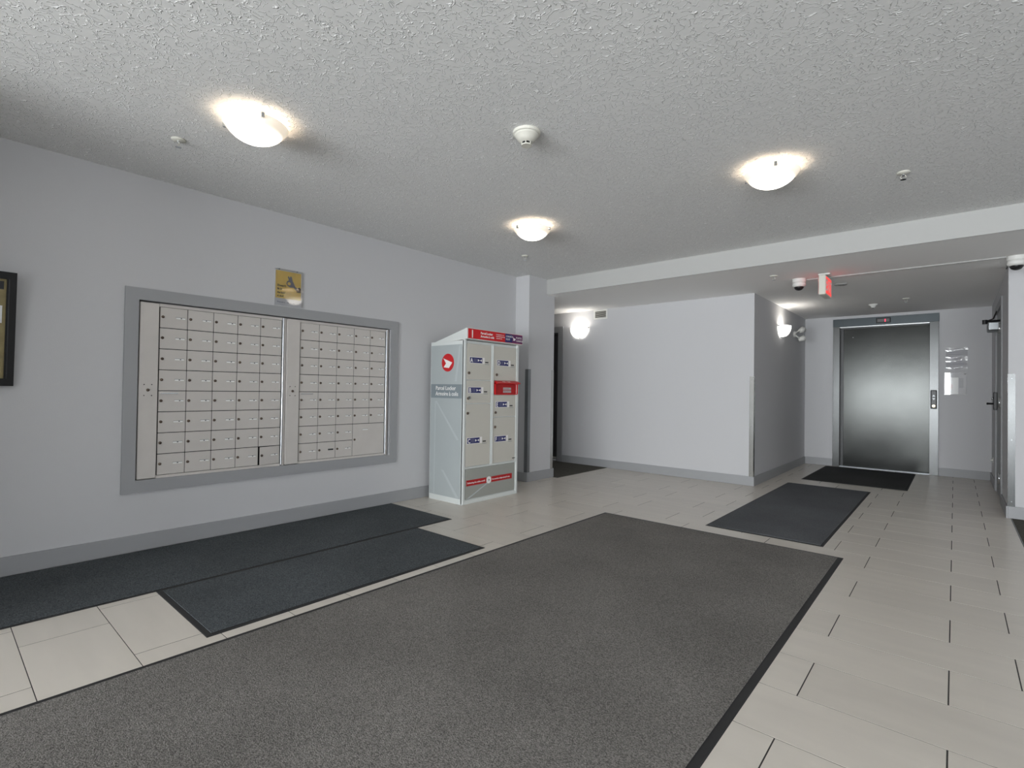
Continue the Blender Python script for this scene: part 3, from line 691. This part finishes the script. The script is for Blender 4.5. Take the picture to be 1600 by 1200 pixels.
# sprinklers and detectors
def sprinkler(x, y, z, label):
    R = thing('sprinkler', label, 'sprinkler', (x, y, z))
    MB().lathe([(.001, 0), (.036, 0), (.034, -.006), (.014, -.010), (.001, -.010)], seg=24).done('escutcheon', 'cream', R, True)
    MB().cyl((0, 0, -.022), .008, .014, seg=12).done('body', 'chrome', R)
    MB().tube([(.008, 0, -.018), (.014, 0, -.030), (.004, 0, -.042)], .0022, 6).tube([(-.008, 0, -.018), (-.014, 0, -.030), (-.004, 0, -.042)], .0022, 6).done('frame_arms', 'cream', R)
    MB().cyl((0, 0, -.045), .015, .0025, seg=16).done('deflector', 'chrome', R)
sprinkler(-3.245, .900, C, 'ceiling sprinkler head left of the nearest ceiling light')
sprinkler(-3.290, 3.965, C, 'ceiling sprinkler head near the top of the pillar')
sprinkler(-.240, 3.880, C, 'ceiling sprinkler head right of the right-hand ceiling light')
sprinkler(-1.363, 5.521, B, 'sprinkler head on low ceiling left of the dome camera')
sprinkler(-.448, 7.75, B, 'sprinkler head on low ceiling nearest the elevator')
sm = thing('smoke_detector', 'cream smoke detector in the middle of the textured ceiling', 'smoke detector', (-1.705, 2.055, C))
MB().lathe([(.001, 0), (.072, 0), (.072, -.014), (.066, -.017), (.001, -.017)], seg=36).done('base', 'cream', sm, False)
MB().lathe([(.001, -.017), (.066, -.017), (.063, -.024), (.060, -.026), (.050, -.040), (.034, -.056), (.001, -.056)], seg=36).done('body', 'cream', sm, True)
MB().cyl((0, 0, -.068), .024, .014, seg=20).done('chamber', 'black', sm)
s = MB().cyl((0, 0, -.074), .028, .006, seg=24)
for k in range(6):
    a = k*PI/3; s.box(-.002, .002, -.002, .002, -.070, -.050).bm
    bmesh.ops.transform(s.bm, matrix=Matrix.Translation((.026*math.cos(a), .026*math.sin(a), 0)), verts=list(s.bm.verts)[-8:])
s.done('cap', 'cream', sm)
dt = thing('heat_detector', 'small white detector on low ceiling just before the elevator', 'detector', (-.80, 8.02, B))
MB().lathe([(.001, 0), (.048, 0), (.046, -.014), (.030, -.020), (.026, -.040), (.012, -.046), (.001, -.046)], seg=28).done('body', 'white', dt, True)
MB().cyl((0, 0, -.052), .009, .007, seg=14).done('sensor_tip', 'black', dt)
cd = tag(MB().lathe([(.001, 0), (.060, 0), (.058, -.007), (.001, -.009)], (0, 0, 0), seg=28).done('cover_plate', 'beam', None, True, loc=(-.920, 6.36, B)), 'flat round cover plate on low ceiling behind the exit sign', 'cover plate')

# ------------------------------------------------------------------ poster over the mailboxes
p = thing('poster', 'small yellow poster with a hand drawing in a clear sleeve above mailboxes', 'poster', (XL, 1.774, 1.716), PI/2)
MB().box(0, .219, -.002, 0, 0, .277).done('paper', 'poster_w', p)
MB().box(.008, .212, -.0026, -.002, .056, .272).done('yellow_field', 'poster_y', p)
hand = [(.200, .140), (.165, .160), (.142, .205), (.136, .232), (.126, .240), (.118, .226), (.108, .238), (.103, .228), (.112, .205), (.098, .196), (.092, .176), (.104, .158), (.122, .150), (.150, .152), (.175, .128)]
MB().prism(hand, -.0031, -.0026).done('hand_drawing', 'poster_hand', p)
MB().cyl((.114, -.0035, .178), .013, .0006, 'y', 16).done('finger_ring', 'poster_y', p)
MB().prism([(.176, .118), (.210, .118), (.210, .150), (.200, .160), (.188, .156), (.178, .142)], -.0034, -.0026).done('cuff', 'poster_dk', p)
for k, (t, sz) in enumerate((("Doesn't", .021), ('fit in', .021), ('the box?', .018), ('A slot?', .018))): text(t, sz, .022, -.0028, .148-k*.027, 'ink', p, bold=.0006)
text('Please ask us  .  We can help', .012, .022, -.0022, .022, 'navy', p)
s = MB(); rows = []
for j in range(33):
    z = -.002+.290*j/32; q = max(0, 1-j/13.0)
    rows.append([s.bm.verts.new((-.003+.228*i/8, -.0045-.020*.228*i/8-.0008*q*q, z)) for i in range(9)])
for j in range(32):
    for i in range(8): s.bm.faces.new((rows[j][i], rows[j][i+1], rows[j+1][i+1], rows[j+1][i]))
s.done('plastic_sleeve', 'glass', p, True)
for x in (.035, .178): MB().cyl((x, -.010, .282), .004, .010, 'y', 10).done('pin', 'steel_dark', p)

# framed notice board at the far left, leaning out at the top
f = thing('picture_frame', 'black-framed tan board cut off by the left edge of view', 'picture frame', (XL+.006, -.36, 1.062), PI/2)
f.rotation_euler = (math.radians(5.0), 0, PI/2)
FW, FH, fb = .690, .625, .040
f.rotation_euler = (math.radians(5.0), 0, PI/2)
MB().prism([(0, 0), (FW, 0), (FW-fb, fb), (fb, fb)], -.030, -.002).prism([(0, FH), (fb, FH-fb), (FW-fb, FH-fb), (FW, FH)], -.030, -.002).prism([(0, 0), (fb, fb), (fb, FH-fb), (0, FH)], -.030, -.002).prism([(FW, 0), (FW, FH), (FW-fb, FH-fb), (FW-fb, fb)], -.030, -.002).done('frame', 'blackframe', f)
MB().box(FW-fb+.008, FW-fb+.012, -.034, -.03, fb, FH-fb).done('bead', 'black', f)
MB().box(fb-.005, FW-fb+.005, -.012, -.004, fb-.005, FH-fb+.005).done('backing', 'gold', f)
MB().box(FW-fb-.20, FW-fb-.010, -.014, -.012, FH-fb-.056, FH-fb-.012).done('dark_caption', 'ink', f)
MB().box(FW-fb-.12, FW-fb-.014, -.015, -.012, .345, .440).done('pinned_card', 'poster_w', f)
for k in range(4): MB().box(FW-fb-.11, FW-fb-.03, -.0156, -.015, .362+k*.018, .366+k*.018).done('text_line', 'poster_hand', f)
